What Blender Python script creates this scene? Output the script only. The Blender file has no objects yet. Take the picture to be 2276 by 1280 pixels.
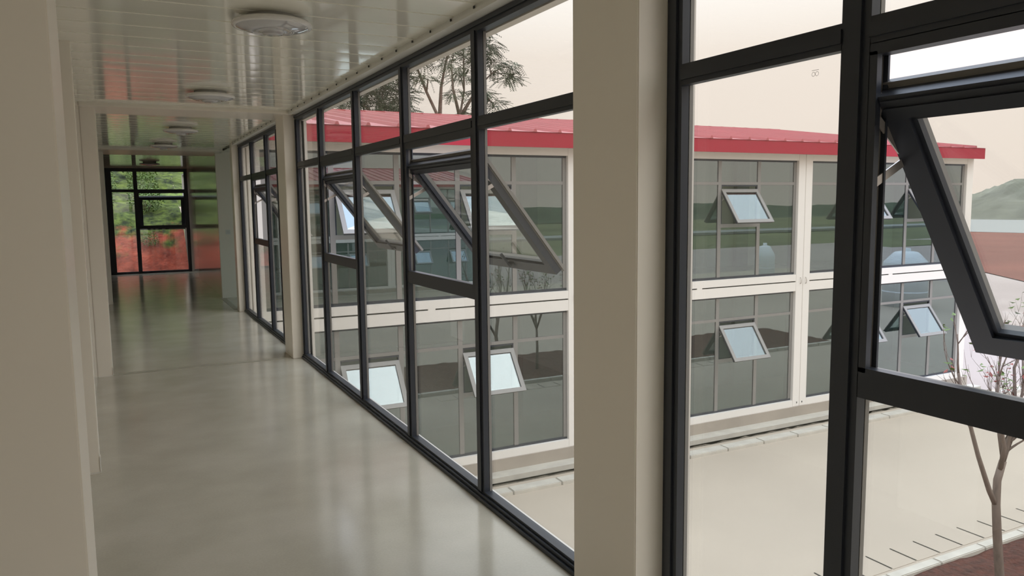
import bpy, bmesh, math, random
from mathutils import Vector, Matrix, noise
R = random.Random(7)
SC = bpy.context.scene
COL = SC.collection
PI = math.pi

# ------------------------------------------------------------------ camera, sky, exposure
CAM_H = 1.656
cd = bpy.data.cameras.new('camera'); cam = bpy.data.objects.new('camera', cd); COL.objects.link(cam)
cd.sensor_width = 36.0; cd.lens = 1710.6 / 2276 * 36.0; cd.clip_start = 0.05; cd.clip_end = 2000
r_ = Vector((0.89034, -0.45516, -0.01130)).normalized()
f_ = Vector((0.45138, 0.88567, -0.10884)).normalized()
u_ = r_.cross(f_).normalized(); r_ = f_.cross(u_).normalized()
M = Matrix((r_, u_, -f_)).transposed().to_4x4(); M.translation = Vector((0, 0, CAM_H))
cam.matrix_world = M
SC.camera = cam
SC.view_settings.view_transform = 'Standard'; SC.view_settings.look = 'None'
SC.view_settings.gamma = 1.0; SC.view_settings.use_curve_mapping = False
SC.view_settings.exposure = 0.0
SC.cycles.max_bounces = 14; SC.cycles.diffuse_bounces = 6; SC.cycles.glossy_bounces = 6
SC.cycles.transparent_max_bounces = 32; SC.cycles.transmission_bounces = 8
SC.cycles.sample_clamp_indirect = 6.0

w = bpy.data.worlds.new('overcast_sky'); SC.world = w; w.use_nodes = True
nt = w.node_tree; nt.nodes.clear()
tc = nt.nodes.new('ShaderNodeTexCoord'); sx = nt.nodes.new('ShaderNodeSeparateXYZ')
rp = nt.nodes.new('ShaderNodeValToRGB'); bg = nt.nodes.new('ShaderNodeBackground'); ow = nt.nodes.new('ShaderNodeOutputWorld')
e = rp.color_ramp.elements
e[0].position = 0.0; e[0].color = (0.315, 0.285, 0.275, 1)
e[1].position = 1.0; e[1].color = (0.90, 1.07, 1.34, 1)
a = e.new(0.45); a.color = (0.56, 0.60, 0.67, 1)
a = e.new(0.18); a.color = (0.345, 0.318, 0.312, 1)
nt.links.new(tc.outputs['Generated'], sx.inputs[0]); nt.links.new(sx.outputs['Z'], rp.inputs[0])
nt.links.new(rp.outputs[0], bg.inputs[0]); nt.links.new(bg.outputs[0], ow.inputs[0])
bg.inputs[1].default_value = 3.3

# weak, very soft sun behind the haze
sd = bpy.data.lights.new('hazy_sun', 'SUN'); sd.energy = 0.7; sd.angle = math.radians(40); sd.color = (1.0, 0.94, 0.86)
so = bpy.data.objects.new('hazy_sun', sd); COL.objects.link(so)
so.rotation_euler = Vector((0.45, -0.75, 0.9)).to_track_quat('Z', 'Y').to_euler()

# ------------------------------------------------------------------ materials
MATS = {}
def pmat(name, col, rough=0.5, metal=0.0, spec=0.5, coat=0.0, coat_r=0.05, noise_=None, bump=None):
    """principled material; noise_=(scale, amount, stretch) mottles the colour, bump=(scale, strength, dist, stretch)"""
    if name in MATS: return MATS[name]
    m = bpy.data.materials.new(name); m.use_nodes = True; MATS[name] = m
    t = m.node_tree; b = t.nodes['Principled BSDF']
    b.inputs['Base Color'].default_value = (*col, 1); b.inputs['Roughness'].default_value = rough
    b.inputs['Metallic'].default_value = metal; b.inputs['Specular IOR Level'].default_value = spec
    b.inputs['Coat Weight'].default_value = coat; b.inputs['Coat Roughness'].default_value = coat_r
    def mapping(st):
        c = t.nodes.new('ShaderNodeTexCoord'); mp = t.nodes.new('ShaderNodeMapping'); mp.inputs['Scale'].default_value = st
        t.links.new(c.outputs['Object'], mp.inputs['Vector']); return mp
    if noise_:
        sc, am, st = noise_
        mp = mapping(st); n = t.nodes.new('ShaderNodeTexNoise'); n.inputs['Scale'].default_value = sc; n.inputs['Detail'].default_value = 6
        t.links.new(mp.outputs[0], n.inputs['Vector'])
        mr = t.nodes.new('ShaderNodeMapRange'); mr.inputs[1].default_value = .25; mr.inputs[2].default_value = .75
        mr.inputs[3].default_value = 1 - am; mr.inputs[4].default_value = 1 + am
        mx = t.nodes.new('ShaderNodeMix'); mx.data_type = 'RGBA'; mx.blend_type = 'MULTIPLY'; mx.inputs[0].default_value = 1
        mx.inputs[6].default_value = (*col, 1)
        t.links.new(n.outputs[0], mr.inputs[0]); t.links.new(mr.outputs[0], mx.inputs[7]); t.links.new(mx.outputs[2], b.inputs['Base Color'])
    if bump:
        sc, stg, ds, st = bump
        mp = mapping(st); n = t.nodes.new('ShaderNodeTexNoise'); n.inputs['Scale'].default_value = sc; n.inputs['Detail'].default_value = 2
        bp = t.nodes.new('ShaderNodeBump'); bp.inputs['Strength'].default_value = stg; bp.inputs['Distance'].default_value = ds
        t.links.new(mp.outputs[0], n.inputs['Vector']); t.links.new(n.outputs[0], bp.inputs['Height']); t.links.new(bp.outputs[0], b.inputs['Normal'])
    return m

def glass_mat(name, tint, f0, ior=1.9):
    m = bpy.data.materials.new(name); m.use_nodes = True; t = m.node_tree; t.nodes.clear()
    o = t.nodes.new('ShaderNodeOutputMaterial'); mx = t.nodes.new('ShaderNodeMixShader')
    tr = t.nodes.new('ShaderNodeBsdfTransparent'); tr.inputs[0].default_value = (*tint, 1)
    g = t.nodes.new('ShaderNodeBsdfGlossy'); g.inputs['Roughness'].default_value = 0.0; g.inputs['Color'].default_value = (.93, .97, 1.0, 1)
    fr = t.nodes.new('ShaderNodeLayerWeight'); fr.inputs[0].default_value = 0.5
    # Schlick-like curve from facing: f0 + (1-f0)*facing^5 (same from both sides of the pane)
    pw = t.nodes.new('ShaderNodeMath'); pw.operation = 'POWER'; pw.inputs[1].default_value = 5.0
    ml = t.nodes.new('ShaderNodeMath'); ml.operation = 'MULTIPLY_ADD'; ml.inputs[1].default_value = 0.6 * (1 - f0); ml.inputs[2].default_value = f0
    t.links.new(fr.outputs['Facing'], pw.inputs[0]); t.links.new(pw.outputs[0], ml.inputs[0]); t.links.new(ml.outputs[0], mx.inputs[0])
    t.links.new(tr.outputs[0], mx.inputs[1]); t.links.new(g.outputs[0], mx.inputs[2]); t.links.new(mx.outputs[0], o.inputs[0])
    MATS[name] = m; return m

ONE = (1, 1, 1)
GLASS = glass_mat('tinted_glass', (.940, .928, .882), .07)
GLASS2 = glass_mat('teal_coated_glass', (.60, .69, .67), .18)
CHARC = pmat('charcoal_aluminium', (.026, .030, .041), .38, spec=.5)
GREYF = pmat('grey_outer_aluminium', (.22, .205, .19), .40)
WHITE = pmat('white_painted_steel', (.74, .69, .64), .5)
WALLP = pmat('glossy_cream_panel', (.62, .585, .51), .16, spec=.6, coat=.3, coat_r=.05, bump=(1.2, .02, .02, (1, 1, .2)))
PILL = pmat('cream_pillar_cladding', (.86, .80, .715), .30, bump=(2.0, .03, .01, (1, 1, .3)))
CEILM = pmat('glossy_ceiling_panel', (.90, .885, .79), .10, spec=.5, coat=.4, coat_r=.04, bump=(1.6, .05, .010, (1, .5, 1)))
TRIMW = pmat('white_plastic_trim', (.75, .74, .70), .35)
LAMPW = pmat('white_lamp_plastic', (.74, .72, .70), .15, coat=.5)
LAMPD = pmat('clear_grey_diffuser', (.50, .49, .50), .08, coat=.8)
SCREW = pmat('dark_screw', (.05, .05, .05), .5)
STEEL = pmat('brushed_steel_arm', (.55, .50, .46), .35, metal=.7)
RED = pmat('red_painted_sheet', (.34, .010, .028), .42)
ROOFR = pmat('weathered_red_roof', (.42, .10, .105), .45, noise_=(3, .12, (1, .2, 1)))
CONC = pmat('cream_concrete', (.41, .342, .27), .8, noise_=(.35, .07, ONE), bump=(6, .1, .01, ONE))
CONCP = pmat('pale_concrete_kerb', (.47, .43, .37), .85, noise_=(4, .12, ONE))
PLINTH = pmat('plinth_concrete', (.34, .29, .24), .9, noise_=(1.2, .15, ONE))
GRAVEL = pmat('trench_gravel', (.13, .105, .075), .95, noise_=(30, .7, ONE))
SLOTM = pmat('dark_slot', (.03, .027, .02), .9)
SOIL = pmat('red_bed_soil', (.070, .022, .014), 1.0, noise_=(9, .55, ONE), bump=(14, .9, .05, ONE))
BARK = pmat('grey_bark', (.17, .125, .10), .85, noise_=(30, .25, (1, 1, .3)))
LEAFG = pmat('green_sapling_leaf', (.10, .15, .03), .6)
LEAFR = pmat('red_dry_leaf', (.22, .05, .035), .6)
TLEAF = pmat('dark_tree_leaf', (.045, .07, .025), .6)
SLEAF = pmat('shrub_leaf', (.10, .17, .03), .6)
REDSOIL = pmat('open_red_soil', (.15, .052, .034), 1.0, noise_=(.08, .22, (1, 1, 1)))
PAVE = pmat('pale_paving', (.34, .28, .25), .9, noise_=(.15, .08, ONE))
GRASS = pmat('dry_grass_field', (.11, .115, .045), 1.0, noise_=(.06, .35, ONE))
HILLM = pmat('hazed_wooded_hill', (.15, .15, .115), 1.0, noise_=(.10, .4, ONE))  # green greyed down: distance haze is put into the base colour
ROADM = pmat('pale_road', (.24, .24, .22), .9)
TANKM = pmat('white_tank_shell', (.75, .78, .80), .4)
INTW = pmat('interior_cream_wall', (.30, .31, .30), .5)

def floor_material():
    m = pmat('grey_polished_floor', (.235, .215, .175), .20, spec=.55, bump=(60, .03, .002, ONE))
    t = m.node_tree; b = t.nodes['Principled BSDF']
    c = t.nodes.new('ShaderNodeTexCoord')
    n = t.nodes.new('ShaderNodeTexNoise'); n.inputs['Scale'].default_value = 2.2; n.inputs['Detail'].default_value = 8
    n2 = t.nodes.new('ShaderNodeTexNoise'); n2.inputs['Scale'].default_value = 90; n2.inputs['Detail'].default_value = 3
    t.links.new(c.outputs['Object'], n.inputs['Vector']); t.links.new(c.outputs['Object'], n2.inputs['Vector'])
    ad = t.nodes.new('ShaderNodeMath'); ad.operation = 'MULTIPLY_ADD'; ad.inputs[1].default_value = .35
    t.links.new(n2.outputs[0], ad.inputs[0]); t.links.new(n.outputs[0], ad.inputs[2])
    rr = t.nodes.new('ShaderNodeValToRGB'); rr.color_ramp.elements[0].position = .45; rr.color_ramp.elements[1].position = .95
    rr.color_ramp.elements[0].color = (.44, .405, .335, 1); rr.color_ramp.elements[1].color = (.55, .505, .43, 1)
    t.links.new(ad.outputs[0], rr.inputs[0]); t.links.new(rr.outputs[0], b.inputs['Base Color'])
    mr = t.nodes.new('ShaderNodeMapRange'); mr.inputs[3].default_value = .12; mr.inputs[4].default_value = .20
    t.links.new(n.outputs[0], mr.inputs[0]); t.links.new(mr.outputs[0], b.inputs['Roughness'])
    return m
FLOORM = floor_material()

def bank_material():
    m = pmat('red_bank_with_greenery', (.3, .07, .04), 1.0, bump=(6, .8, .06, ONE))
    t = m.node_tree; b = t.nodes['Principled BSDF']
    c = t.nodes.new('ShaderNodeTexCoord'); s = t.nodes.new('ShaderNodeSeparateXYZ'); t.links.new(c.outputs['Object'], s.inputs[0])
    n = t.nodes.new('ShaderNodeTexNoise'); n.inputs['Scale'].default_value = 1.6; n.inputs['Detail'].default_value = 8
    t.links.new(c.outputs['Object'], n.inputs['Vector'])
    md = t.nodes.new('ShaderNodeMath'); md.operation = 'MULTIPLY_ADD'; md.inputs[1].default_value = 2.8
    t.links.new(n.outputs[0], md.inputs[0]); t.links.new(s.outputs['Z'], md.inputs[2])
    rr = t.nodes.new('ShaderNodeMapRange'); rr.inputs[1].default_value = 1.95; rr.inputs[2].default_value = 2.4
    t.links.new(md.outputs[0], rr.inputs[0])
    mx = t.nodes.new('ShaderNodeMix'); mx.data_type = 'RGBA'
    mx.inputs[6].default_value = (.36, .056, .030, 1); mx.inputs[7].default_value = (.055, .085, .020, 1)
    n2 = t.nodes.new('ShaderNodeTexNoise'); n2.inputs['Scale'].default_value = 2.6; n2.inputs['Detail'].default_value = 10; n2.inputs['Roughness'].default_value = .7
    t.links.new(c.outputs['Object'], n2.inputs['Vector'])
    g2 = t.nodes.new('ShaderNodeValToRGB'); g2.color_ramp.elements[0].position = .40; g2.color_ramp.elements[1].position = .64
    g2.color_ramp.elements[0].color = (.012, .022, .006, 1); g2.color_ramp.elements[1].color = (.15, .20, .035, 1)
    t.links.new(n2.outputs[0], g2.inputs[0]); t.links.new(g2.outputs[0], mx.inputs[7])
    r2 = t.nodes.new('ShaderNodeValToRGB'); r2.color_ramp.elements[0].position = .35; r2.color_ramp.elements[1].position = .6
    r2.color_ramp.elements[0].color = (.17, .028, .016, 1); r2.color_ramp.elements[1].color = (.40, .075, .040, 1)
    t.links.new(n2.outputs[0], r2.inputs[0]); t.links.new(r2.outputs[0], mx.inputs[6])
    t.links.new(rr.outputs[0], mx.inputs[0]); t.links.new(mx.outputs[2], b.inputs['Base Color'])
    return m
BANKM = bank_material()

# ------------------------------------------------------------------ mesh helpers
class MB:
    def __init__(s, *mats): s.v = []; s.f = []; s.m = []; s.mats = list(mats); s.smooth = []
    def quad(s, pts, m=0, sm=False):
        k = len(s.v); s.v += [tuple(p) for p in pts]; s.f.append(tuple(range(k, k + len(pts)))); s.m.append(m); s.smooth.append(sm)
    def box(s, x0, x1, y0, y1, z0, z1, m=0, T=None):
        P = [(x, y, z) for z in (z0, z1) for y in (y0, y1) for x in (x0, x1)]
        if T: P = [tuple(T @ Vector(p)) for p in P]
        k = len(s.v); s.v += P
        for q in ((0, 2, 3, 1), (4, 5, 7, 6), (0, 1, 5, 4), (2, 6, 7, 3), (0, 4, 6, 2), (1, 3, 7, 5)):
            s.f.append(tuple(k + i for i in q)); s.m.append(m); s.smooth.append(False)
    def lathe(s, prof, c, n=40, m=0, sm=True):
        k = len(s.v); L = len(prof)
        for i in range(n):
            a = 2 * PI * i / n
            for (r, z) in prof: s.v.append((c[0] + r * math.cos(a), c[1] + r * math.sin(a), c[2] + z))
        for i in range(n):
            for j in range(L - 1):
                a0 = k + i * L + j; b0 = k + ((i + 1) % n) * L + j
                s.f.append((a0, b0, b0 + 1, a0 + 1)); s.m.append(m); s.smooth.append(sm)
    def tube(s, pts, rads, n=6, m=0):
        pts = [Vector(p) for p in pts]; k = len(s.v); L = len(pts)
        for i, p in enumerate(pts):
            d = (pts[min(i + 1, L - 1)] - pts[max(i - 1, 0)]).normalized()
            a = d.cross(Vector((0.31, 0.2, 1)) if abs(d.z) < .9 else Vector((1, .2, 0))).normalized(); b = d.cross(a)
            for j in range(n):
                t = 2 * PI * j / n; q = p + (a * math.cos(t) + b * math.sin(t)) * rads[i]; s.v.append(tuple(q))
        for i in range(L - 1):
            for j in range(n):
                a0 = k + i * n + j; a1 = k + i * n + (j + 1) % n
                s.f.append((a0, a1, a1 + n, a0 + n)); s.m.append(m); s.smooth.append(True)
        s.f.append(tuple(k + j for j in range(n))[::-1]); s.m.append(m); s.smooth.append(False)
        s.f.append(tuple(k + (L - 1) * n + j for j in range(n))); s.m.append(m); s.smooth.append(False)
    def mesh(s, name, bevel=0):
        me = bpy.data.meshes.new(name); me.from_pydata(s.v, [], s.f)
        for mt in s.mats: me.materials.append(mt)
        me.polygons.foreach_set('material_index', s.m); me.polygons.foreach_set('use_smooth', s.smooth)
        me.update()
        bm = bmesh.new(); bm.from_mesh(me); bmesh.ops.recalc_face_normals(bm, faces=bm.faces)
        if bevel: bmesh.ops.bevel(bm, geom=[x for x in bm.edges if len(x.link_faces) == 2 and x.calc_face_angle(0) > .5], offset=bevel, segments=2, affect='EDGES')
        bm.to_mesh(me); bm.free()
        return me
    def build(s, name, parent=None, bevel=0, loc=None):
        o = bpy.data.objects.new(name, s.mesh(name, bevel)); COL.objects.link(o)
        if parent: o.parent = parent
        if loc: o.location = loc
        return o
def tag(o, label=None, cat=None, group=None, kind=None):
    if label: o['label'] = label
    if cat: o['category'] = cat
    if group: o['group'] = group
    if kind: o['kind'] = kind
    return o
def empty(name, loc=(0, 0, 0), rz=0):
    o = bpy.data.objects.new(name, None); COL.objects.link(o); o.location = loc; o.rotation_euler = (0, 0, rz); o.empty_display_size = .2
    return o
def link(name, me, parent, loc=(0, 0, 0)):
    o = bpy.data.objects.new(name, me); COL.objects.link(o); o.parent = parent; o.location = loc; return o

# ------------------------------------------------------------------ window units
# local frame: x along the wall (0..W), y outward (inner face at 0), z up
GY0, GY1 = .030, .036
OUTY = .050      # outer face of the fixed profiles
FH = 2.61
SASH_A = math.radians(36)
def sash_T(x0, ang, hz=1.932, hy=.032):
    """local sash frame: x across, t down along the sash, n thickness (outwards)"""
    # point (x, t, n) -> hinge + t*(0, sin, -cos) + n*(0, cos, sin)
    s_, c_ = math.sin(ang), math.cos(ang)
    return Matrix(((1, 0, 0, x0), (0, s_, c_, hy), (0, -c_, s_, hz), (0, 0, 0, 1)))
CACHE = {}
def unit_meshes(W, mull, ops, ang, GL=None):
    GL = GL or GLASS
    key = (GL.name, round(W, 3), tuple(round(q, 3) for q in mull), tuple(ops), round(ang, 3))
    if key in CACHE: return CACHE[key]
    f = MB(CHARC, GREYF)
    def bar(x0, x1, z0, z1, bead=True, vert=True):
        f.box(x0, x1, 0, GY0 + .001, z0, z1, 0); f.box(x0 + .012 * 0, x1, GY1 - .001, OUTY, z0, z1, 1)
        if bead:
            if vert: f.box(x0 + .024, x1 - .024, -.009, 0.001, z0, z1, 0)
    MW = .045
    f.box(0, W, 0, OUTY, 0, .055, 0); f.box(0, W, -.024, 0, 0, .022, 0); f.box(0, W, -.012, 0, .022, .040, 0)
    f.box(0, W, 0, OUTY, 2.56, FH, 0); f.box(0, W, -.008, 0, 2.585, FH, 0)
    bar(0, .08, .05, 2.565); bar(W - .08, W, .05, 2.565)
    for c in mull: bar(c - MW, c + MW, .05, 2.565)
    ed = [(.08 if i == 0 else mull[i - 1] + MW, (W - .08) if i == len(mull) else mull[i] - MW) for i in range(len(mull) + 1)]
    panes = []; sashes = []; arms = []
    for i, (a, b) in enumerate(ed):
        f.box(a - .002, b + .002, .0, GY0 + .001, 2.05, 2.12, 0); f.box(a - .002, b + .002, GY1 - .001, OUTY, 2.055, 2.115, 1)
        f.box(a - .002, b + .002, -.006, .001, 2.068, 2.104, 0)
        g = MB(GL); g.box(a - .004, b + .004, GY0, GY1, 2.115, 2.566); panes.append(g.mesh('pane'))
        if i in ops:
            f.box(a - .002, b + .002, 0, GY0 + .001, 1.13, 1.212, 0); f.box(a - .002, b + .002, GY1 - .001, OUTY, 1.13, 1.21, 1)
            f.box(a - .002, b + .002, GY0 - .002, GY1 + .002, 1.13, 1.2, 0)
            f.box(a - .002, b + .002, 0, .045, 2.022, 2.052, 0)
            for (p, q) in ((a - .002, a + .022), (b - .022, b + .002)):
                f.box(p, q, 0, .018, 1.20, 2.03, 0); f.box(p, q, .042, .049, 1.20, 2.03, 0)
                f.box(p if p < a else q - .010, (p + .010) if p < a else q, .017, .046, 1.20, 2.03, 1)
            g = MB(GL); g.box(a - .004, b + .004, GY0, GY1, .052, 1.134); panes.append(g.mesh('pane'))
            # sash, hung at the top on two scissor arms
            x0 = a + .014; SW = b - a - .028; SH = .855; T = sash_T(x0, ang)
            s = MB(CHARC, GREYF); fw = .068
            for (p, q, t0, t1) in ((0, fw, 0, SH), (SW - fw, SW, 0, SH), (fw, SW - fw, 0, fw), (fw, SW - fw, SH - fw, SH)):
                s.box(p, q, t0, t1, -.030, .012, 0, T); s.box(p, q, t0, t1, .012, .034, 1, T)
            # stepped inner edge and outer flange
            for (p, q, t0, t1) in ((.0, SW, -.014, .0), (.0, SW, SH, SH + .012), (-.012, 0, -.014, SH + .012), (SW, SW + .012, -.014, SH + .012)):
                s.box(p, q, t0, t1, .018, .036, 1, T)
            for (p, q, t0, t1) in ((fw, fw + .014, fw, SH - fw), (SW - fw - .014, SW - fw, fw, SH - fw), (fw, SW - fw, fw, fw + .012), (fw, SW - fw, SH - fw - .012, SH - fw)):
                s.box(p, q, t0, t1, -.018, .0, 0, T)
            s.box(.012, SW - .012, .012, .018, -.036, -.029, 0, T)
            s.box(.012, SW - .012, .034, .040, -.036, -.029, 0, T)
            sg = MB(GL); sg.box(fw - .004, SW - fw + .004, fw - .004, SH - fw + .004, .004, .010, 0, T)
            hn = MB(CHARC)
            hn.box(SW / 2 - .05, SW / 2 + .05, SH - .050, SH - .026, -.040, -.030, 0, T); hn.box(SW / 2 - .008, SW / 2 + .008, SH - .14, SH - .03, -.056, -.040, 0, T)
            sashes.append((s.mesh('sash'), sg.mesh('sash_pane'), hn.mesh('window_handle')))
            for xs in (x0 + .001, x0 + SW - .005):
                st = MB(STEEL)
                def P(t, n=-.01): return T @ Vector((xs - x0, t, n))
                def arm(p, q, wd=.011):
                    d = (q - p).normalized(); nn = Vector((1, 0, 0)).cross(d).normalized() * wd
                    k = len(st.v)
                    for xx in (xs - x0, xs - x0 + .004):
                        for pp in (p - d * .008, q + d * .008):
                            for sg_ in (-1, 1): st.v.append((x0 + xx, (pp + sg_ * nn).y, (pp + sg_ * nn).z))
                    for qd in ((0, 1, 3, 2), (4, 6, 7, 5), (0, 4, 5, 1), (2, 3, 7, 6), (0, 2, 6, 4), (1, 5, 7, 3)):
                        st.f.append(tuple(k + i for i in qd)); st.m.append(0); st.smooth.append(False)
                k2 = Vector((x0, P(.20).y, P(.20).z))
                arm(Vector((x0, .018, 1.860)), Vector((x0, k2.y, k2.z)))
                arm(Vector((x0, .018, 1.700)), Vector((x0, k2.y, k2.z)))
                arm(Vector((x0, .018, 1.875)), Vector((x0, P(.01).y, P(.01).z)), .008)
                arms.append(st.mesh('stay_arm'))
        else:
            g = MB(GL); g.box(a - .004, b + .004, GY0, GY1, .052, 2.054); panes.append(g.mesh('pane'))
    fm = f.mesh('frame')
    CACHE[key] = (fm, panes, sashes, arms)
    return CACHE[key]
def window_unit(name, loc, rz, W, mull, ops, ang=SASH_A, parent=None, detail=True, GL=None):
    """parent None: a top-level window with parts; else a part of a building whose frame mesh carries the panes and sashes"""
    fm, panes, sashes, arms = unit_meshes(W, mull, ops, ang, GL)
    if parent is None:
        o = empty(name, loc, rz); link('frame', fm, o)
    else:
        o = link(name, fm, parent, loc); o.rotation_euler = (0, 0, rz)
    for p in panes: link('pane', p, o)
    for s, sg, hn in sashes:
        so_ = link('sash', s, o)
        q = so_ if parent is None else o
        link('sash_pane', sg, q)
        if detail: link('window_handle', hn, q)
    if detail:
        for a_ in arms: link('stay_arm', a_, o)
    return o

# ------------------------------------------------------------------ the corridor
XW = 1.738      # inner face of the glazed side
XL = -0.262     # left wall panels
YB = -10.0      # rear end, behind the camera
YE = 21.60      # glazed end
CZ = 2.645      # ceiling
YF = 12.90      # inner face of the wing that branches off to the right
def struct(name, mb, label, cat, bevel=0):
    o = mb.build(name, bevel=bevel); return tag(o, label, cat, kind='structure')

b = MB(FLOORM); b.box(XL - .1, XW + .10, YB, YE + .07, -.12, 0); b.box(-.62, XL - .1, -7.5, 2.6, -.12, 0); b.box(XW + .10, 20.0, YF, 14.9, -.12, 0)
struct('floor', b, 'polished grey corridor floor reflecting the windows', 'floor')
b = MB(pmat('pale_joint_strip', (.40, .375, .31), .3))
b.box(XL, 1.62, 8.50, 8.585, 0, .004); b.box(1.60, 1.68, 13.1, 14.9, 0, .004)
struct('trim_1', b, 'pale joint strips set in the corridor floor', 'floor strip')

# ceiling: lapped glossy panels running across the corridor
b = MB(CEILM)
def ceiling_run(x0, x1, y0, y1):
    y = y0
    while y < y1 - .02:
        ye = min(y + .302, y1)
        n = 4; pr = [(y + (ye - .016 - y) * i / n, CZ - .0008 * math.sin(PI * i / n)) for i in range(n + 1)] + [(ye - .015, CZ + .014), (ye - .004, CZ + .014), (ye, CZ - .001)]
        for (a0, z0), (a1, z1) in zip(pr[:-1], pr[1:]): b.quad([(x0, a0, z0), (x1, a0, z0), (x1, a1, z1), (x0, a1, z1)])
        y = ye
ceiling_run(XL, 1.662, YB, 8.33); ceiling_run(XL, 1.662, 8.97, 14.35); ceiling_run(XL, 1.662, 15.65, YE)
ceiling_run(1.75, 20.0, 12.95, 14.9)
b.box(XL - .1, XW + .1, YB, YE + .07, CZ + .03, CZ + .08); b.box(-.62, XL, -7.5, 2.6, CZ, CZ + .08); b.box(XW + .1, 20.0, YF, 14.9, CZ + .03, CZ + .08)
struct('ceiling', b, 'glossy cream ceiling of narrow panels laid across the corridor', 'ceiling')
b = MB(PILL)
b.box(XL, 1.70, 8.33, 8.97, CZ - .035, CZ + .03)
struct('trim_2', b, 'flat cream ceiling beam between the first and second ceiling lamps\' bays', 'beam', .004)
b = MB(PILL); b.box(XL, 1.70, 14.35, 15.65, CZ - .035, CZ + .03)
struct('trim_3', b, 'flat cream ceiling beam before the far bay', 'beam', .004)
b = MB(TRIMW, SCREW)
for (y0, y1) in ((YB, 2.2), (2.63, 8.33), (8.97, 12.75)):
    b.box(1.655, XW + .09, y0, y1, 2.612, CZ + .03); b.box(1.650, 1.660, y0, y1, 2.606, 2.626)
y = .6
while y < 12.6:
    if not 8.2 < y < 9.0: b.box(1.646, 1.652, y - .006, y + .006, 2.628, 2.640, 1)
    y += .302
struct('trim_4', b, 'cream edge trim between the ceiling panels and the window heads', 'trim')

# left wall: glossy panels and the pillars standing in front of them
b = MB(WALLP); b.box(XL - .08, XL, 2.3, YE + .07, 0, CZ + .03); b.box(-.60, -.52, -7.4, 2.3, 0, CZ + .03); b.box(-.60, XL, -7.48, -7.40, 0, CZ + .03)
struct('wall_left', b, 'glossy cream wall panels between the pillars of the closed side', 'wall')
def pillar(n, x0, x1, y0, y1, label, foot=None):
    b = MB(PILL, TRIMW); b.box(x0, x1, y0, y1, 0, CZ + .02)
    if foot:
        fx, fh = foot
        b.box(min(fx, fx), fx + .006 if fx >= x1 - .001 else fx, y0 - .005, y1, 0, fh, 1) if False else None
        b.box(x0, x1 + .004, y0 - .004, y0 - .0005, 0, .012, 1); b.box(x1, x1 + .005, y0 - .004, y0 + .05, 0, fh, 1)
    return struct('trim_%d' % n, b, label, 'pillar', .004)
pillar(5, -.53, -.120, 2.20, 2.63, 'cream pillar standing closest on the closed side')
pillar(6, XL, -.189, 5.36, 5.50, 'slim cream pillar halfway along the first bay of the closed side', (0, .11))
pillar(7, XL, -.130, 8.48, 8.92, 'cream pillar on the closed side where the pale floor strip starts', (0, .09))
pillar(8, XL, -.152, 14.93, 15.35, 'cream pillar farthest along the closed side', (0, .05))
# right side pillars
pillar(9, 1.613, XW + .10, 2.20, 2.625, 'broad cream pillar between the two window bays beside the camera')
pillar(10, 1.620, XW + .10, 8.46, 8.885, 'cream pillar on the glazed side where the pale floor strip ends')
pillar(11, 1.640, XW + .10, 12.74, 12.96, 'narrow cream pillar at the corner of the side passage')
pillar(12, 1.613, XW + .10, -3.93, -3.50, 'cream pillar behind the camera on the glazed side')
b = MB(WALLP); b.box(1.66, 1.76, 14.90, YE + .07, 0, CZ + .03); b.box(1.76, 20.0, 14.90, 15.0, 0, CZ + .03)
struct('wall_right', b, 'glossy cream wall beyond the side passage mirroring the end window', 'wall')
b = MB(PILL); b.box(1.625, 1.92, 14.84, 14.90, 0, CZ)
struct('trim_13', b, 'cream pillar carrying the light switch past the side passage', 'pillar', .004)
added_window6 = window_unit('added_window_6', (XW, YB, 0), PI, XW - XL, [1.0], [0], math.radians(20))  # unseen rear glazing, added to bring more daylight into the corridor
tag(added_window6, 'charcoal framed glazing added at the corridor end behind the camera for more daylight', 'window', kind='structure')
added_window7 = window_unit('added_window_7', (XL, YB, 0), PI / 2, 2.6, [1.3], [1], math.radians(30))  # unseen opening added in the closed side to let extra daylight in
tag(added_window7, 'charcoal framed glazing added on the closed side behind the camera for more daylight', 'window', kind='structure')
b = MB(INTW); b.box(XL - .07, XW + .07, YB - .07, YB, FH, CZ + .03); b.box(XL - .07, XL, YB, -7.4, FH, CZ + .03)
struct('wall_back', b, 'cream strips over the added glazing behind the camera', 'wall')
# outer skin of this wing: beam under the windows and blank lower storey
b = MB(WHITE)
b.box(XW + .07, XW + .122, YB, 12.78, -.43, 0.0); b.box(XW + .07, XW + .122, YB, 12.6, -3.5, -.43)
b.box(XW + .07, XW + .122, YB, 12.6, 2.56, 2.70)
for yy in (-9.9, -3.93, 2.20, 8.46): b.box(XW + .07, XW + .125, yy, yy + .43, 0, 2.6)
struct('wall_outside', b, 'white steel outside of the glazed corridor wing', 'wall')
b = MB(RED, ROOFR, WHITE)
ex = XW + .24
b.box(XW + .12, ex, YB - .2, 12.50, 2.745, 2.765, 2); b.box(ex, ex + .03, YB - .2, 12.5, 2.74, 3.0)
b.quad([(ex + .03, YB - .2, 3.0), (ex + .03, 12.5, 3.0), (-5.2, 12.5, 4.04), (-5.2, YB - .2, 4.04)], 1)
b.quad([(1.86, 12.5, 3.0), (1.86, YE + .25, 3.0), (-5.2, YE + .25, 4.04), (-5.2, 12.5, 4.04)], 1)
b.box(-5.2, XW + .1, YB - .2, YE + .25, 2.76, 2.80, 2)
struct('roof', b, 'red sheet roof and eaves over the corridor', 'roof')

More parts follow.
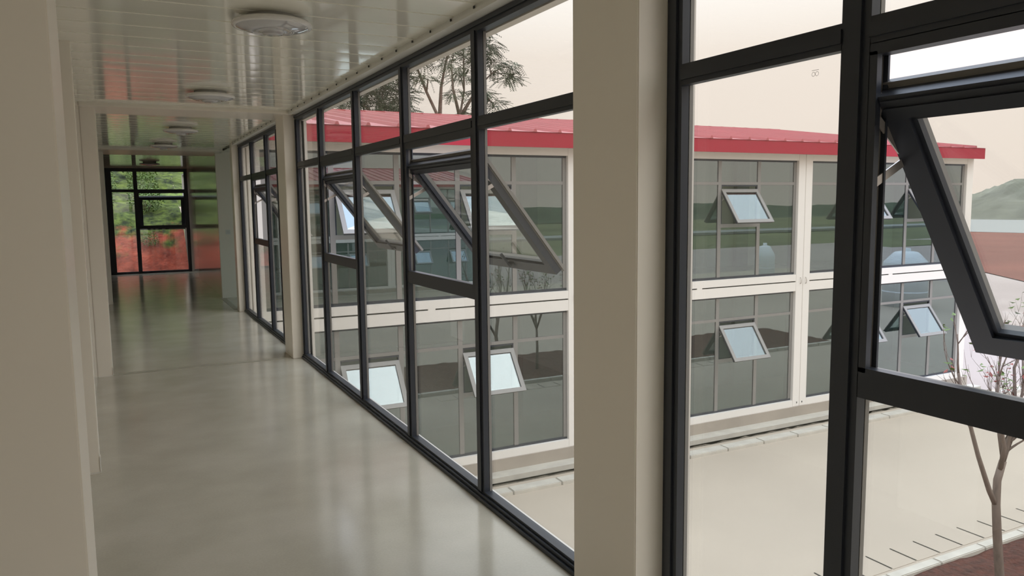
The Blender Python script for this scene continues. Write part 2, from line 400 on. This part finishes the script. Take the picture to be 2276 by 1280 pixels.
# windows of the glazed side (local x runs towards -Y)
def to_local(ycentres, y1): return sorted([y1 - c for c in ycentres])
window1 = window_unit('window_1', (XW, 2.20, 0), -PI / 2, 5.70, to_local([1.425, .235, -.955, -2.145], 2.20), [1, 3], math.radians(34))
for zz, yy in ((2.215, 1.543), (2.008, 1.580)):
    mk = MB(pmat('etched_glass_mark', (.38, .36, .34), .8))
    for dx_ in (-.0062, .0062):
        for i in range(20):
            a0, a1 = 2 * PI * i / 20, 2 * PI * (i + 1) / 20
            mk.quad([(2.20 - yy + dx_ + r * math.cos(a), GY0 - .0006, zz + r * math.sin(a)) for r, a in ((.0052, a0), (.0062, a0), (.0062, a1), (.0052, a1))])
    mk.box(2.20 - yy - .012, 2.20 - yy + .012, GY0 - .0008, GY0 - .0004, zz + .010, zz + .011); mk.build('glass_mark', window1)
tag(window1, 'charcoal framed glazing beside the camera with a large open sash', 'window', kind='structure')
window2 = window_unit('window_2', (XW, 8.46, 0), -PI / 2, 5.84, to_local([7.40, 6.195, 5.013, 3.823], 8.46), [1, 3], math.radians(38))
tag(window2, 'charcoal framed glazing between the two pillars with two open sashes', 'window', kind='structure')
window3 = window_unit('window_3', (XW, 12.74, 0), -PI / 2, 3.86, to_local([11.56, 10.36, 9.55], 12.74), [1], math.radians(37))
tag(window3, 'charcoal framed glazing farthest along the courtyard side', 'window', kind='structure')
window5 = window_unit('window_5', (XW, -3.95, 0), -PI / 2, 5.95, [1.17, 2.36, 3.55, 4.74], [1, 3], math.radians(34))
tag(window5, 'charcoal framed glazing behind the camera', 'window', kind='structure')
window4 = window_unit('window_4', (-.158, YE, 0), 0, 1.82, [.61], [1], math.radians(14))
tag(window4, 'charcoal framed glazing closing the corridor end before the red bank', 'window', kind='structure')
b = MB(CHARC); b.box(XL, -.158, YE, YE + .07, 0, CZ + .03); b.box(-.158, XW, YE, YE + .07, FH, CZ + .03)
struct('trim_14', b, 'dark closing strips around the end window', 'trim')

# light switch
b = MB(TRIMW); b.box(1.735, 1.821, 14.828, 14.84, 1.16, 1.246)
sw = b.build('light_switch', bevel=.003); tag(sw, 'small white light switch on the cream pillar past the side passage', 'light switch')
b = MB(LAMPW); b.box(1.751, 1.777, 14.823, 14.8285, 1.175, 1.231); b.box(1.780, 1.806, 14.823, 14.8285, 1.175, 1.231); b.build('rocker', sw, bevel=.002)

# ceiling lamps: a shallow dish hung just under the panels
def lamp_meshes():
    a = MB(LAMPW)
    a.lathe([(0, .045), (.13, .045), (.135, .03), (.17, .022), (.195, .016), (.203, .006), (.203, -.004), (.198, -.010), (.188, -.012), (.182, -.010)], (0, 0, 0), 64)
    d = MB(LAMPD)
    d.lathe([(.183, -.010), (.160, -.020), (.120, -.030), (.088, -.033), (.080, -.030), (OUTY, -.040), (.050, -.046), (.02, -.048), (0, -.048)], (0, 0, 0), 64)
    return a.mesh('lamp_body'), d.mesh('diffuser')
la, ld = lamp_meshes()
LL = [(.785, 4.28, 'round white ceiling lamp hanging largest over the corridor'),
      (.78, 7.22, 'round white ceiling lamp, second in the row, just before the first ceiling beam'),
      (.77, 10.55, 'round white ceiling lamp, first one past the first ceiling beam'),
      (.71, 13.25, 'round white ceiling lamp, second one past the first ceiling beam'),
      (.70, 18.70, 'round white ceiling lamp over the far bay, just before the end window')]
for (x, y, lb) in LL:
    o = empty('ceiling_lamp', (x, y, CZ - .045)); tag(o, lb, 'ceiling lamp', 'ceiling lamps along the corridor')
    link('lamp_body', la, o); link('diffuser', ld, o)

# ------------------------------------------------------------------ two-storey glazed buildings
FY = 12.78; ZU = -.045; ZLo = -3.03
BAYS = [(2.06, 7.748), (8.19, 13.88), (14.32, 20.01)]
ENDX = 20.28
def building(name, label, group=None, bays=BAYS, depth_roof=7.17, full=True, hide=()):
    """local frame: facade in the plane y=0 looking towards -y, x along the facade"""
    t = empty(name); tag(t, label, 'building', group)
    xs = [(1.862, bays[0][0])] + [((bays[i][1] + bays[i + 1][0]) / 2 * 1, None) for i in range(0)]
    def col(x0, x1):
        c = MB(WHITE); c.box(x0, x1, 0, .16, -3.17, 2.70); c.build('column', t, bevel=.006)
    col(1.864, bays[0][0])
    for i in range(len(bays) - 1):
        mid = (bays[i][1] + bays[i + 1][0]) / 2
        col(bays[i][1], mid - .003); col(mid + .003, bays[i + 1][0])
        for sx_ in (-1, 1):
            lg = MB(STEEL); xq = mid + sx_ * .085
            lg.tube([(xq, 0, -.12), (xq, -.03, -.13), (xq, -.035, -.19), (xq, -.03, -.25), (xq, 0, -.26)], [.009] * 5, 6)
            lg.build('lifting_lug', t)
            lg = MB(SLOTM); lg.box(xq - .012, xq + .012, -.004, .002, -3.10, -3.06); lg.build('slot', t)
    col(bays[-1][1], ENDX)
    for i, (x0, x1) in enumerate(bays):
        mb_ = MB(WHITE, SLOTM); xm = (x0 + x1) / 2
        mb_.box(x0, x1, .004, .14, -.195, ZU + .002); mb_.box(x0, x1, .004, .14, -.43, -.222)
        mb_.box(xm - .07, xm + .07, .006, .14, -.225, -.19); mb_.box(x0, x1, .03, .13, -.225, -.19, 1)
        mb_.build('floor_beam', t)
        c = MB(WHITE); c.box(x0, x1, .004, .14, 2.555, 2.70); c.build('roof_beam', t)
        c = MB(WHITE); c.box(x0, x1, .004, .14, -3.17, ZLo + .01); c.build('base_beam', t)
        W = x1 - x0; mull = [W * k / 5 for k in (1, 2, 3, 4)]
        for z in (ZU, ZLo):
            window_unit('window', (x1, .12, z), PI, W, mull, [1, 3], math.radians(36), parent=t, detail=full, GL=GLASS2)
    # rooms behind the glass
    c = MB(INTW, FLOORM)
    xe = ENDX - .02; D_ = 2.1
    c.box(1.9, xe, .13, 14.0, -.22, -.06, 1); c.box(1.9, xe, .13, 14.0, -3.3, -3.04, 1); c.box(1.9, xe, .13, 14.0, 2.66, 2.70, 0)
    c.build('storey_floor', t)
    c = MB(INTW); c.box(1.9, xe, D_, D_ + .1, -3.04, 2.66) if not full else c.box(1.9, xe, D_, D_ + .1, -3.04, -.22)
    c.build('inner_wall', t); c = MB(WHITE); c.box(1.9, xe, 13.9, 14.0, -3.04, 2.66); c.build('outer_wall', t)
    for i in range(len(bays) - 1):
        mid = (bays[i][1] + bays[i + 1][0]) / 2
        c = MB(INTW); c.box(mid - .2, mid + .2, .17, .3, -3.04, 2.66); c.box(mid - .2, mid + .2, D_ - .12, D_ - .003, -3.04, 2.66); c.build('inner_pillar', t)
    c = MB(WHITE); c.box(ENDX - .10, ENDX, .16, 14.0, -3.17, 2.70); c.build('end_wall', t)
    # roof: eaves board, sheet with ribs, white soffit
    c = MB(RED); c.box(1.9, ENDX + .03, -.265, -.235, 2.68, 2.955); c.build('fascia', t)
    c = MB(WHITE); c.box(1.9, ENDX + .02, -.235, 0, 2.70, 2.72); c.build('soffit', t)
    c = MB(ROOFR); x0r = 1.9; x1r = ENDX + .03; zr = 4.04; yr = 6.92; y0 = -.28
    c.quad([(x0r, y0, 2.955), (x1r, y0, 2.955), (x1r, yr, zr), (x0r, yr, zr)])
    c.quad([(x0r, yr, zr), (x1r, yr, zr), (x1r, 2 * yr - y0, 2.955), (x0r, 2 * yr - y0, 2.955)])
    c.quad([(x1r, y0, 2.955), (x1r, 2 * yr - y0, 2.955), (x1r, yr, zr)])
    x = x0r + .3
    while x < x1r:
        w_ = .04; h_ = .055
        for (ya, za, yb, zb) in ((y0 - .01, 2.955, yr, zr), (yr, zr, 2 * yr - y0, 2.955)):
            P = [(x - w_, ya, za), (x - w_ * .5, ya, za + h_), (x + w_ * .5, ya, za + h_), (x + w_, ya, za)]
            Q = [(p[0], yb, p[2] - za + zb) for p in P]
            for i in range(3): c.quad([P[i], P[i + 1], Q[i + 1], Q[i]])
            c.quad(P)
        x += .52
    c.box(x0r, x1r, yr - .12, yr + .12, zr - .01, zr + .035)
    c.build('roof', t)
    c = MB(PLINTH, CONCP)
    c.box(1.864, ENDX + .15, -.03, 14.0, -3.5, -3.17, 0)
    c.box(1.864, ENDX + .3, -.33, -.03, -3.5, -3.40, 1)
    c.build('plinth', t)
    return t
bA = building('building', 'two-storey white framed building with red roof closing the courtyard')
bA.location = (0, FY, 0)

# copy of the same building on the far side of the courtyard, seen mirrored in the facade glass
def copy_tree(o, parent=None):
    c = o.copy(); COL.objects.link(c); c.parent = parent
    for ch in o.children: copy_tree(ch, c)
    return c
bC = copy_tree(bA)
bC['label'] = 'matching red roofed building mirrored small in the opposite facade glass'
bC.rotation_euler = (0, 0, PI); bC.location = (22.0, -17.2, 0)
tag(bA, group=None)

# ------------------------------------------------------------------ courtyard
GZ = -3.5
b = MB(CONC); b.box(-6, 46, -17.2, 12.3, GZ - .2, GZ)
struct('ground', b, 'cream concrete courtyard between the buildings', 'courtyard')
b = MB(GRAVEL); 
for i in range(120):
    for j in range(3):
        x = 2 + i * .16; y = 12.06 + j * .125
        P = [(x + dx * .16, y + dy * .125) for dx, dy in ((0, 0), (1, 0), (1, 1), (0, 1))]
        b.quad([(px, py, GZ - .03 + .05 * noise.noise(Vector((px * 5, py * 7, 0)))) for px, py in P])
g = b.build('gravel_trench'); tag(g, 'dark gravel strip between the kerb and the building plinth', 'gravel', kind='stuff')
x = 2.0; k = 0
kerb_me = MB(CONCP); kerb_me.box(0, .985, 0, .26, -.05, .05); kerb_me = kerb_me.mesh('kerb_stone', .012)
for k in range(22):
    o = bpy.data.objects.new('kerb_stone', kerb_me); COL.objects.link(o); o.location = (2.0 + k * 1.0, 11.78, GZ + .02)
    tag(o, 'pale concrete kerb stone in the row along the opposite building', 'kerb', 'kerb stones along the opposite building')
# drain covers
dc = MB(CONC); dc.box(0, .497, 0, .46, -.04, .003, 0); dcm = dc.mesh('drain_cover', .002)
for k in range(20):
    o = bpy.data.objects.new('drain_cover', dcm); COL.objects.link(o); o.location = (7.30 + k * .525, 6.76, GZ + .004)
    tag(o, 'square pale concrete drain cover in the row beside the planting bed', 'drain cover', 'drain covers beside the planting bed')
dg = MB(SLOTM)
for k in range(19): dg.box(7.799 + k * .525, 7.820 + k * .525, 6.78, 7.20, GZ + .0085, GZ + .012)
o = dg.build('drain_slots'); tag(o, 'dark open joints between the drain covers', 'drain slots', kind='stuff')
bedk = MB(CONCP); bedk.box(0, .985, 0, .15, -.05, .10); bedk = bedk.mesh('bed_kerb', .012)
for k in range(18):
    o = bpy.data.objects.new('bed_kerb', bedk); COL.objects.link(o); o.location = (5.0 + k * 1.0, 6.45, GZ)
    tag(o, 'pale concrete edging stone along the red planting bed', 'edging stone', 'edging stones of the planting bed')
b = MB(SOIL)
nx, ny = 130, 30
def bz(i, j):
    x = 5 + 18 * i / nx; y = 2.9 + 3.55 * j / ny
    return (x, y, GZ + .05 + .05 * noise.noise(Vector((x * 2, y * 2, 0))) + .03 * noise.noise(Vector((x * 9, y * 9, 3))))
for i in range(nx):
    for j in range(ny): b.quad([bz(i, j), bz(i + 1, j), bz(i + 1, j + 1), bz(i, j + 1)], 0, True)
o = b.build('planting_bed'); tag(o, 'red brown soil of the planting bed under the saplings', 'soil', kind='stuff')

# ------------------------------------------------------------------ saplings in the bed
def leaf(mb, p, d, L_, wd, m, curl=.2):
    d = d.normalized(); s = d.cross(Vector((R.uniform(-.5, .5), R.uniform(-.5, .5), 1))).normalized(); n = d.cross(s)
    pts = [p, p + d * L_ * .45 + s * wd + n * L_ * curl * .3, p + d * L_ - n * L_ * curl, p + d * L_ * .45 - s * wd + n * L_ * curl * .3]
    mb.quad(pts, m)
def twigs(bk, lf, p, d, L_, r, lev, leafp, mats):
    n = 4; pts = [p]; q = p.copy(); dd = d.copy()
    for i in range(n):
        dd = (dd + Vector((R.uniform(-.16, .16), R.uniform(-.16, .16), R.uniform(-.02, .14)))).normalized(); q = q + dd * L_ / n; pts.append(q.copy())
    bk.tube(pts, [r * (1 - .55 * i / n) for i in range(n + 1)], 5)
    if lev > 0:
        for i in range(R.choice((2, 3))):
            k = R.randint(1, n); a = pts[k]
            nd = (dd + Vector((R.uniform(-.7, .7), R.uniform(-.7, .7), R.uniform(-.1, .5)))).normalized()
            twigs(bk, lf, a, nd, L_ * R.uniform(.45, .75), r * .5, lev - 1, leafp, mats)
    else:
        if R.random() < leafp:
            for i in range(R.randint(1, 3)): leaf(lf, pts[-1] if i == 0 else pts[R.randint(2, n)], Vector((R.uniform(-1, 1), R.uniform(-1, 1), R.uniform(-.9, .2))), R.uniform(.05, .10), R.uniform(.018, .03), R.choice(mats))
def sapling(stems, label, leafp=.5):
    base = Vector(stems[0][0][0])
    t = empty('sapling', base); tag(t, label, 'sapling', 'young saplings in the planting bed')
    bk = MB(BARK); lf = MB(LEAFG, LEAFR)
    for pts, r0, r1, kids in stems:
        P = [Vector(p) - base for p in pts]; n = len(P)
        bk.tube(P, [r0 + (r1 - r0) * i / (n - 1) for i in range(n)], 8)
        for k in range(kids):
            a = R.uniform(.45, 1) * (n - 1); i = min(int(a), n - 2); q = P[i].lerp(P[i + 1], a - i)
            d = (P[-1] - P[-2]).normalized() + Vector((R.uniform(-.7, .7), R.uniform(-.7, .7), R.uniform(0, .5)))
            twigs(bk, lf, q, d.normalized(), R.uniform(.3, .6), r1 * .55, 2, leafp, [0, 0, 1])
        twigs(bk, lf, P[-1], (P[-1] - P[-2]).normalized(), .5, r1 * .8, 2, leafp, [0, 0, 1])
    bk.build('trunk', t); lf.build('foliage', t)
    return t
Y0 = 5.6
sapling([
    ([(9.94, Y0, -3.52), (9.88, Y0, -3.2), (9.77, Y0, -2.6), (9.71, Y0, -2.2), (9.74, Y0 + .02, -1.9), (9.80, Y0, -1.65)], .062, .045, 0),
    ([(9.71, Y0, -2.22), (9.58, Y0 + .02, -2.0), (9.40, Y0, -1.72), (9.28, Y0, -1.5), (9.14, Y0, -1.2), (9.05, Y0, -1.0), (8.90, Y0, -.70), (8.80, Y0, -.40)], .036, .018, 6),
    ([(9.79, Y0, -1.68), (9.90, Y0 + .05, -1.45), (10.02, Y0 + .05, -1.25), (10.07, Y0 + .05, -.9), (10.10, Y0 + .1, -.5), (10.18, Y0, -.1)], .036, .014, 8),
    ([(9.76, Y0, -1.75), (9.73, Y0 - .05, -1.45), (9.64, Y0 - .05, -1.20), (9.50, Y0 - .05, -.95), (9.45, Y0 - .1, -.5)], .032, .014, 7),
    ([(9.80, Y0, -1.65), (9.83, Y0 + .08, -1.35), (9.80, Y0 + .12, -1.0), (9.78, Y0 + .1, -.35)], .026, .012, 6),
    ([(9.84, Y0, -1.6), (9.9, Y0 - .08, -1.2), (9.96, Y0 - .1, -.7), (9.9, Y0 - .1, -.2)], .024, .010, 6),
], 'bare branching sapling with a forked grey trunk close to the open sash', .35)
def simple_sapling(x, y, h, label, n=4):
    st = [([(x, y, GZ), (x + R.uniform(-.05, .05), y, GZ + h * .25), (x + R.uniform(-.1, .1), y, GZ + h * .45)], .05, .035, 0)]
    top = Vector(st[0][0][-1])
    for k in range(n):
        a = R.uniform(0, 2 * PI); s = R.uniform(.12, .45)
        st.append(([tuple(top), tuple(top + Vector((math.cos(a) * s * .6, math.sin(a) * s * .6, h * .2))), tuple(top + Vector((math.cos(a) * s, math.sin(a) * s, h * .45)))], .024, .010, 7))
    sapling(st, label, .6)
simple_sapling(12.6, 5.7, 3.0, 'leafy sapling behind the forked one in the planting bed', 5)
simple_sapling(11.3, 5.2, 2.9, 'slender sapling with red leaves at the frame edge', 5)
simple_sapling(14.9, 5.6, 2.9, 'small sapling farthest along the planting bed', 5)

# ------------------------------------------------------------------ trees behind the opposite building
def big_tree(trunks, blobs, label, seed, dens=1.0, k_=1.0):
    rr = random.Random(seed)
    # first laid out at one distance, then set back to k_ times that distance at k_ times the size
    trunks = [[(p[0] * k_, p[1] * k_, CAM_H + (p[2] - CAM_H) * k_ if p[2] > -3 else -3.5) for p in q] for q in trunks]
    blobs = [(q[0] * k_, q[1] * k_, CAM_H + (q[2] - CAM_H) * k_, q[3] * k_) for q in blobs]
    base = Vector(trunks[0][0]); t = empty('tree', base); tag(t, label, 'tree', 'trees rising behind the opposite roof')
    bk = MB(BARK); lf = MB(TLEAF)
    ends = []
    for pts in trunks:
        P = [Vector(p) - base for p in pts]; n = len(P)
        bk.tube(P, [.10 * (1 - .7 * i / (n - 1)) for i in range(n)], 7)
        ends += [p for p in P[1:]]
    for (x, y, z, rad) in blobs:
        c = Vector((x, y, z)) - base
        e0 = min(ends, key=lambda q: (q - c).length)
        mid = e0.lerp(c, .5) + Vector((rr.uniform(-.2, .2), rr.uniform(-.2, .2), rr.uniform(-.1, .3)))
        bk.tube([e0, mid, c], [.04, .028, .012], 5)
        for k in range(int(95 * rad * rad / .5 / k_ / k_ * dens) + 8):
            # compound frond: rachis with paired leaflets, drooping
            while True:
                o = Vector((rr.uniform(-1, 1), rr.uniform(-1, 1), rr.uniform(-1, 1)))
                if o.length <= 1: break
            p = c + Vector((o.x * rad, o.y * rad, o.z * rad * .62))
            d = Vector((o.x + rr.uniform(-.5, .5), o.y + rr.uniform(-.5, .5), rr.uniform(-.55, .15))).normalized()
            L_ = rr.uniform(.32, .6) * k_; s = d.cross(Vector((0, 0, 1))).normalized()
            if k % 5 == 0: bk.tube([c.lerp(p, .2), p], [.012, .006], 3)
            for i in range(7):
                q = p + d * L_ * (i + .5) / 7 + Vector((0, 0, -.12 * (i / 7) ** 2))
                for sg_ in (-1, 1):
                    e_ = (s * sg_ + d * .5 + Vector((0, 0, -.25))).normalized() * .15 * k_
                    wv = d * .026 * k_
                    lf.quad([q, q + e_ * .5 + wv, q + e_, q + e_ * .5 - wv])
    bk.build('trunk', t); lf.build('foliage', t)
big_tree([[(12.2, 30, -3.5), (12.05, 30, 1.5), (12.0, 30, 5.2), (11.5, 30, 6.2), (11.0, 30, 7.4), (10.7, 30, 8.2)], [(12.0, 30, 4.6), (12.3, 30.4, 6.5), (12.6, 30.3, 8.0)], [(11.0, 30, 7.4), (10.4, 29.7, 8.6)]],
         [(10.1, 30, 8.7, .7), (10.7, 29.8, 8.2, .75), (11.5, 30.3, 8.4, .6), (11.3, 30, 7.6, .55), (10.3, 30, 7.3, .6), (12.2, 30.2, 8.9, .7), (12.7, 30.2, 8.3, .55), (11.2, 29.6, 6.7, .4), (10.9, 30.2, 9.6, .8), (12.4, 30, 7.4, .4), (11.9, 30, 9.6, .8)],
         'feathery tree with a leaning trunk behind the roof', 3)
big_tree([[(13.6, 31, -3.5), (13.5, 31, 2), (13.4, 31, 5.5), (13.6, 31, 6.5), (13.6, 31, 8.6)], [(13.4, 31, 5.4), (14.2, 31, 6.6), (14.9, 31, 7.3)], [(13.4, 31, 5.3), (13.0, 30.8, 6.5), (12.9, 30.7, 7.6)]],
         [(13.6, 31, 8.9, .55), (14.2, 31, 9.2, .7), (14.7, 31, 8.5, .6), (14.1, 30.8, 8.0, .6), (15.0, 31, 7.7, .5), (15.7, 31, 7.2, .5), (13.5, 31, 7.2, .55), (14.4, 31, 6.4, .5), (15.1, 31, 6.0, .45), (15.4, 31.2, 5.5, .3), (13.2, 31, 6.4, .35), (14.3, 31, 9.9, .8), (13.4, 31, 10.2, .8), (15.9, 31, 7.7, .35), (14.0, 31, 5.6, .4), (13.0, 31, 8.2, .5)],
         'airy tree whose crown reaches into open sky behind the roof', 5, 1.0, 1.18)
big_tree([[(9.6, 29, -3.5), (9.6, 29, 2), (9.5, 29, 4.6), (9.3, 29, 6.0)], [(9.5, 29, 4.6), (8.6, 29, 5.4), (7.8, 29, 5.7)], [(9.5, 29, 4.4), (10.0, 29, 5.4), (10.1, 29, 6.4)]],
         [(9.0, 29, 6.2, .6), (9.6, 29, 6.7, .7), (10.0, 29.1, 6.0, .6), (9.3, 29, 5.5, .55), (8.6, 29, 5.8, .45), (10.0, 29, 5.3, .5), (9.8, 29, 7.4, .6), (8.0, 29, 5.5, .3), (7.5, 29, 5.4, .3), (9.5, 29, 5.0, .6)],
         'dense dark tree low over the roof ridge', 8, 1.6, 1.42)

# ------------------------------------------------------------------ land around
def terrain(name, x0, x1, y0, y1, nx, ny, fz, mat, label, cat):
    b = MB(mat)
    P = [[(x0 + (x1 - x0) * i / nx, y0 + (y1 - y0) * j / ny) for j in range(ny + 1)] for i in range(nx + 1)]
    V = [[(p[0], p[1], fz(p[0], p[1])) for p in row] for row in P]
    for i in range(nx):
        for j in range(ny): b.quad([V[i][j], V[i + 1][j], V[i + 1][j + 1], V[i][j + 1]], 0, True)
    return struct(name, b, label, cat)
N = lambda x, y, s: noise.noise(Vector((x * s, y * s, .37)))
def bank_z(x, y):
    t = min(max((y - 22.4) / 4.0, 0), 1)
    return -2.2 + 3.6 * t + .30 * max(0, y - 26.4) + .22 * N(x, y, 1.1) * (t > 0) + .1 * N(x, y, 3.5)
terrain('earth_bank', -12, 1.82, 21.9, 40, 70, 70, bank_z, BANKM, 'red earth bank with greenery on top outside the end window', 'bank')
terrain('pavement', 20.7, 200, -40, 200, 4, 4, lambda x, y: GZ - .03, PAVE, 'pale paving beyond the end of the opposite building', 'paving')
b = MB(REDSOIL)
b.quad([(54.5, 33.5, GZ + .02), (47.5, 25, GZ + .02), (60, -10, GZ + .02), (230, -10, GZ + .02), (230, 160, GZ + .02), (60, 60, GZ + .02)])
struct('red_soil_field', b, 'bare red soil beyond the paving', 'soil')
b = MB(ROADM); b.quad([(122, -20, GZ + .05), (260, -20, GZ + .05), (260, 200, GZ + .05), (112, 200, GZ + .05)])
struct('pale_road', b, 'pale grey green strip at the foot of the wooded hill', 'road')
def hill_z(x, y):
    t = min(max((x - 188) / 22, 0), 1); e_ = 1 - .9 * max(0, min(1, (y - 122) / 22.0))
    return GZ + t * 11.6 * (.85 + .15 * N(x, y, .05)) * max(e_, .55) + 1.3 * N(x, y, .22) * t + .9 * N(x, y, .5) * t
terrain('hill', 186, 260, -60, 240, 50, 240, hill_z, HILLM, 'wooded hill far beyond the red soil, its green greyed for haze', 'hill')
terrain('hillside', 1.82, 12, 27.4, 44, 30, 40, bank_z, BANKM, 'overgrown slope behind the opposite building', 'bank')
# land behind the camera: what the facade glass mirrors
terrain('grass_field', -60, 260, -200, -30, 20, 20, lambda x, y: GZ - .02 + .3 * N(x, y, .03), GRASS, 'olive grass field mirrored in the opposite facade glass', 'grass')
b = MB(ROADM); b.box(-60, 200, -74, -67, GZ, GZ + .35)
struct('field_road', b, 'white road strip mirrored across the opposite facade glass', 'road')
def ridge_z(x, y):
    t = min(max((-y - 150) / 14, 0), 1)
    return GZ + t * (3.6 + 1.3 * N(x, 3, .03) + 1.0 * N(x, 7, .12)) + .5 * N(x, y, .4) * t
terrain('wooded_ridge', -120, 330, -190, -148, 180, 14, ridge_z, pmat('dark_ridge_trees', (.045, .06, .03), 1.0, noise_=(.3, .4, ONE)), 'dark wooded ridge mirrored in the opposite facade glass', 'ridge')
terrain('far_ground', -400, 400, -400, 400, 2, 2, lambda x, y: GZ - .6, GRASS, 'flat land reaching the horizon', 'ground')

# white tanks standing in the courtyard, seen mirrored in the facade
for (x, y, rr_, lb) in ((34, 1.2, 1.0, 'broad white tank with sloped shoulders mirrored near the end of the facade'), (32.4, -6.4, .55, 'narrow white tank with rounded top mirrored in the middle bay of the facade')):
    b = MB(TANKM); b.lathe([(0, 0), (rr_, 0), (rr_, 2.05), (rr_ * .97, 2.15), (rr_ * .6, 2.55), (rr_ * .5, 2.62), (0, 2.70)], (0, 0, 0), 40)
    b.lathe([(rr_ * 1.0, .66), (rr_ * 1.02, .68), (rr_ * 1.02, .72), (rr_, .74)], (0, 0, 0), 40)
    b.lathe([(rr_ * 1.0, 1.36), (rr_ * 1.02, 1.38), (rr_ * 1.02, 1.42), (rr_, 1.44)], (0, 0, 0), 40)
    b.lathe([(0, 2.80), (rr_ * .2, 2.80), (rr_ * .2, 2.6)], (0, 0, 0), 24)
    o = b.build('water_tank', loc=(x, y, GZ)); tag(o, lb, 'tank')

# shrubs on the bank outside the end window
def shrub_mesh(seed, rad):
    rr = random.Random(seed); f = MB(SLEAF); s = MB(BARK)
    for k in range(7):
        a = rr.uniform(0, 2 * PI); e_ = Vector((math.cos(a) * rad * .5, math.sin(a) * rad * .5, rad * rr.uniform(.5, 1.1)))
        s.tube([(0, 0, -.2), e_ * .5, e_], [.02, .015, .006], 5)
    for k in range(900):
        while True:
            o = Vector((rr.uniform(-1, 1), rr.uniform(-1, 1), rr.uniform(-1, 1)))
            if .45 < o.length <= 1: break
        p = Vector((o.x * rad, o.y * rad, rad * .8 + o.z * rad * .8)); p *= 1 + .25 * noise.noise(o * 2.3 + Vector((seed, 0, 0)))
        d = (o + Vector((rr.uniform(-.8, .8), rr.uniform(-.8, .8), rr.uniform(-.8, .8)))).normalized() * .11; q = d.cross(Vector((rr.uniform(-1, 1), rr.uniform(-1, 1), 1))).normalized() * .035
        f.quad([p, p + d * .5 + q, p + d, p + d * .5 - q])
    return f.mesh('foliage'), s.mesh('stems')
SM = [shrub_mesh(i, .75) for i in range(3)]
for k in range(18):
    x = (-1.9, -.5, .75)[k % 3] + R.uniform(-.1, .1); y = 24.75 + (k // 3) * 1.8 + (k % 3) * .3; f_me, s_me = SM[k % 3]
    o = empty('shrub', (x, y, bank_z(x, y) - .05), R.uniform(0, 6)); sc_ = R.uniform(.58, .72) if y > 26.2 else R.uniform(.3, .42); o.scale = (sc_,) * 3
    tag(o, 'green shrub growing on the red bank outside the end window', 'shrub', 'shrubs on the bank outside the end window')
    link('foliage', f_me, o); link('stems', s_me, o)

for (x, y, lb) in ((-1.2, 37.5, 'bushy green tree at the top of the bank, end window side'), (2.4, 38.5, 'bushy green tree at the top of the bank, beside the other one')):
    rr = random.Random(int(y * 2)); z0 = bank_z(x, y) - .1
    t = empty('bank_tree', (x, y, z0)); tag(t, lb, 'tree', 'bushy trees on the bank')
    tk = MB(BARK); tk.tube([(0, 0, -.2), (.1, 0, 1.0), (.0, .1, 2.2)], [.16, .12, .06], 7); tk.build('trunk', t)
    f = MB(TLEAF)
    for k in range(5200):
        while True:
            o = Vector((rr.uniform(-1, 1), rr.uniform(-1, 1), rr.uniform(-1, 1)))
            if .5 < o.length <= 1: break
        p = Vector((o.x * 1.75, o.y * 1.5, 2.1 + o.z * 2.1)) * (1 + .22 * noise.noise(o * 3 + Vector((x, 0, 0))))
        d = (o + Vector((rr.uniform(-.9, .9), rr.uniform(-.9, .9), rr.uniform(-.9, .9)))).normalized() * .19; q = d.cross(Vector((rr.uniform(-1, 1), rr.uniform(-1, 1), 1))).normalized() * .06
        f.quad([p, p + d * .5 + q, p + d, p + d * .5 - q])
    f.build('foliage', t)
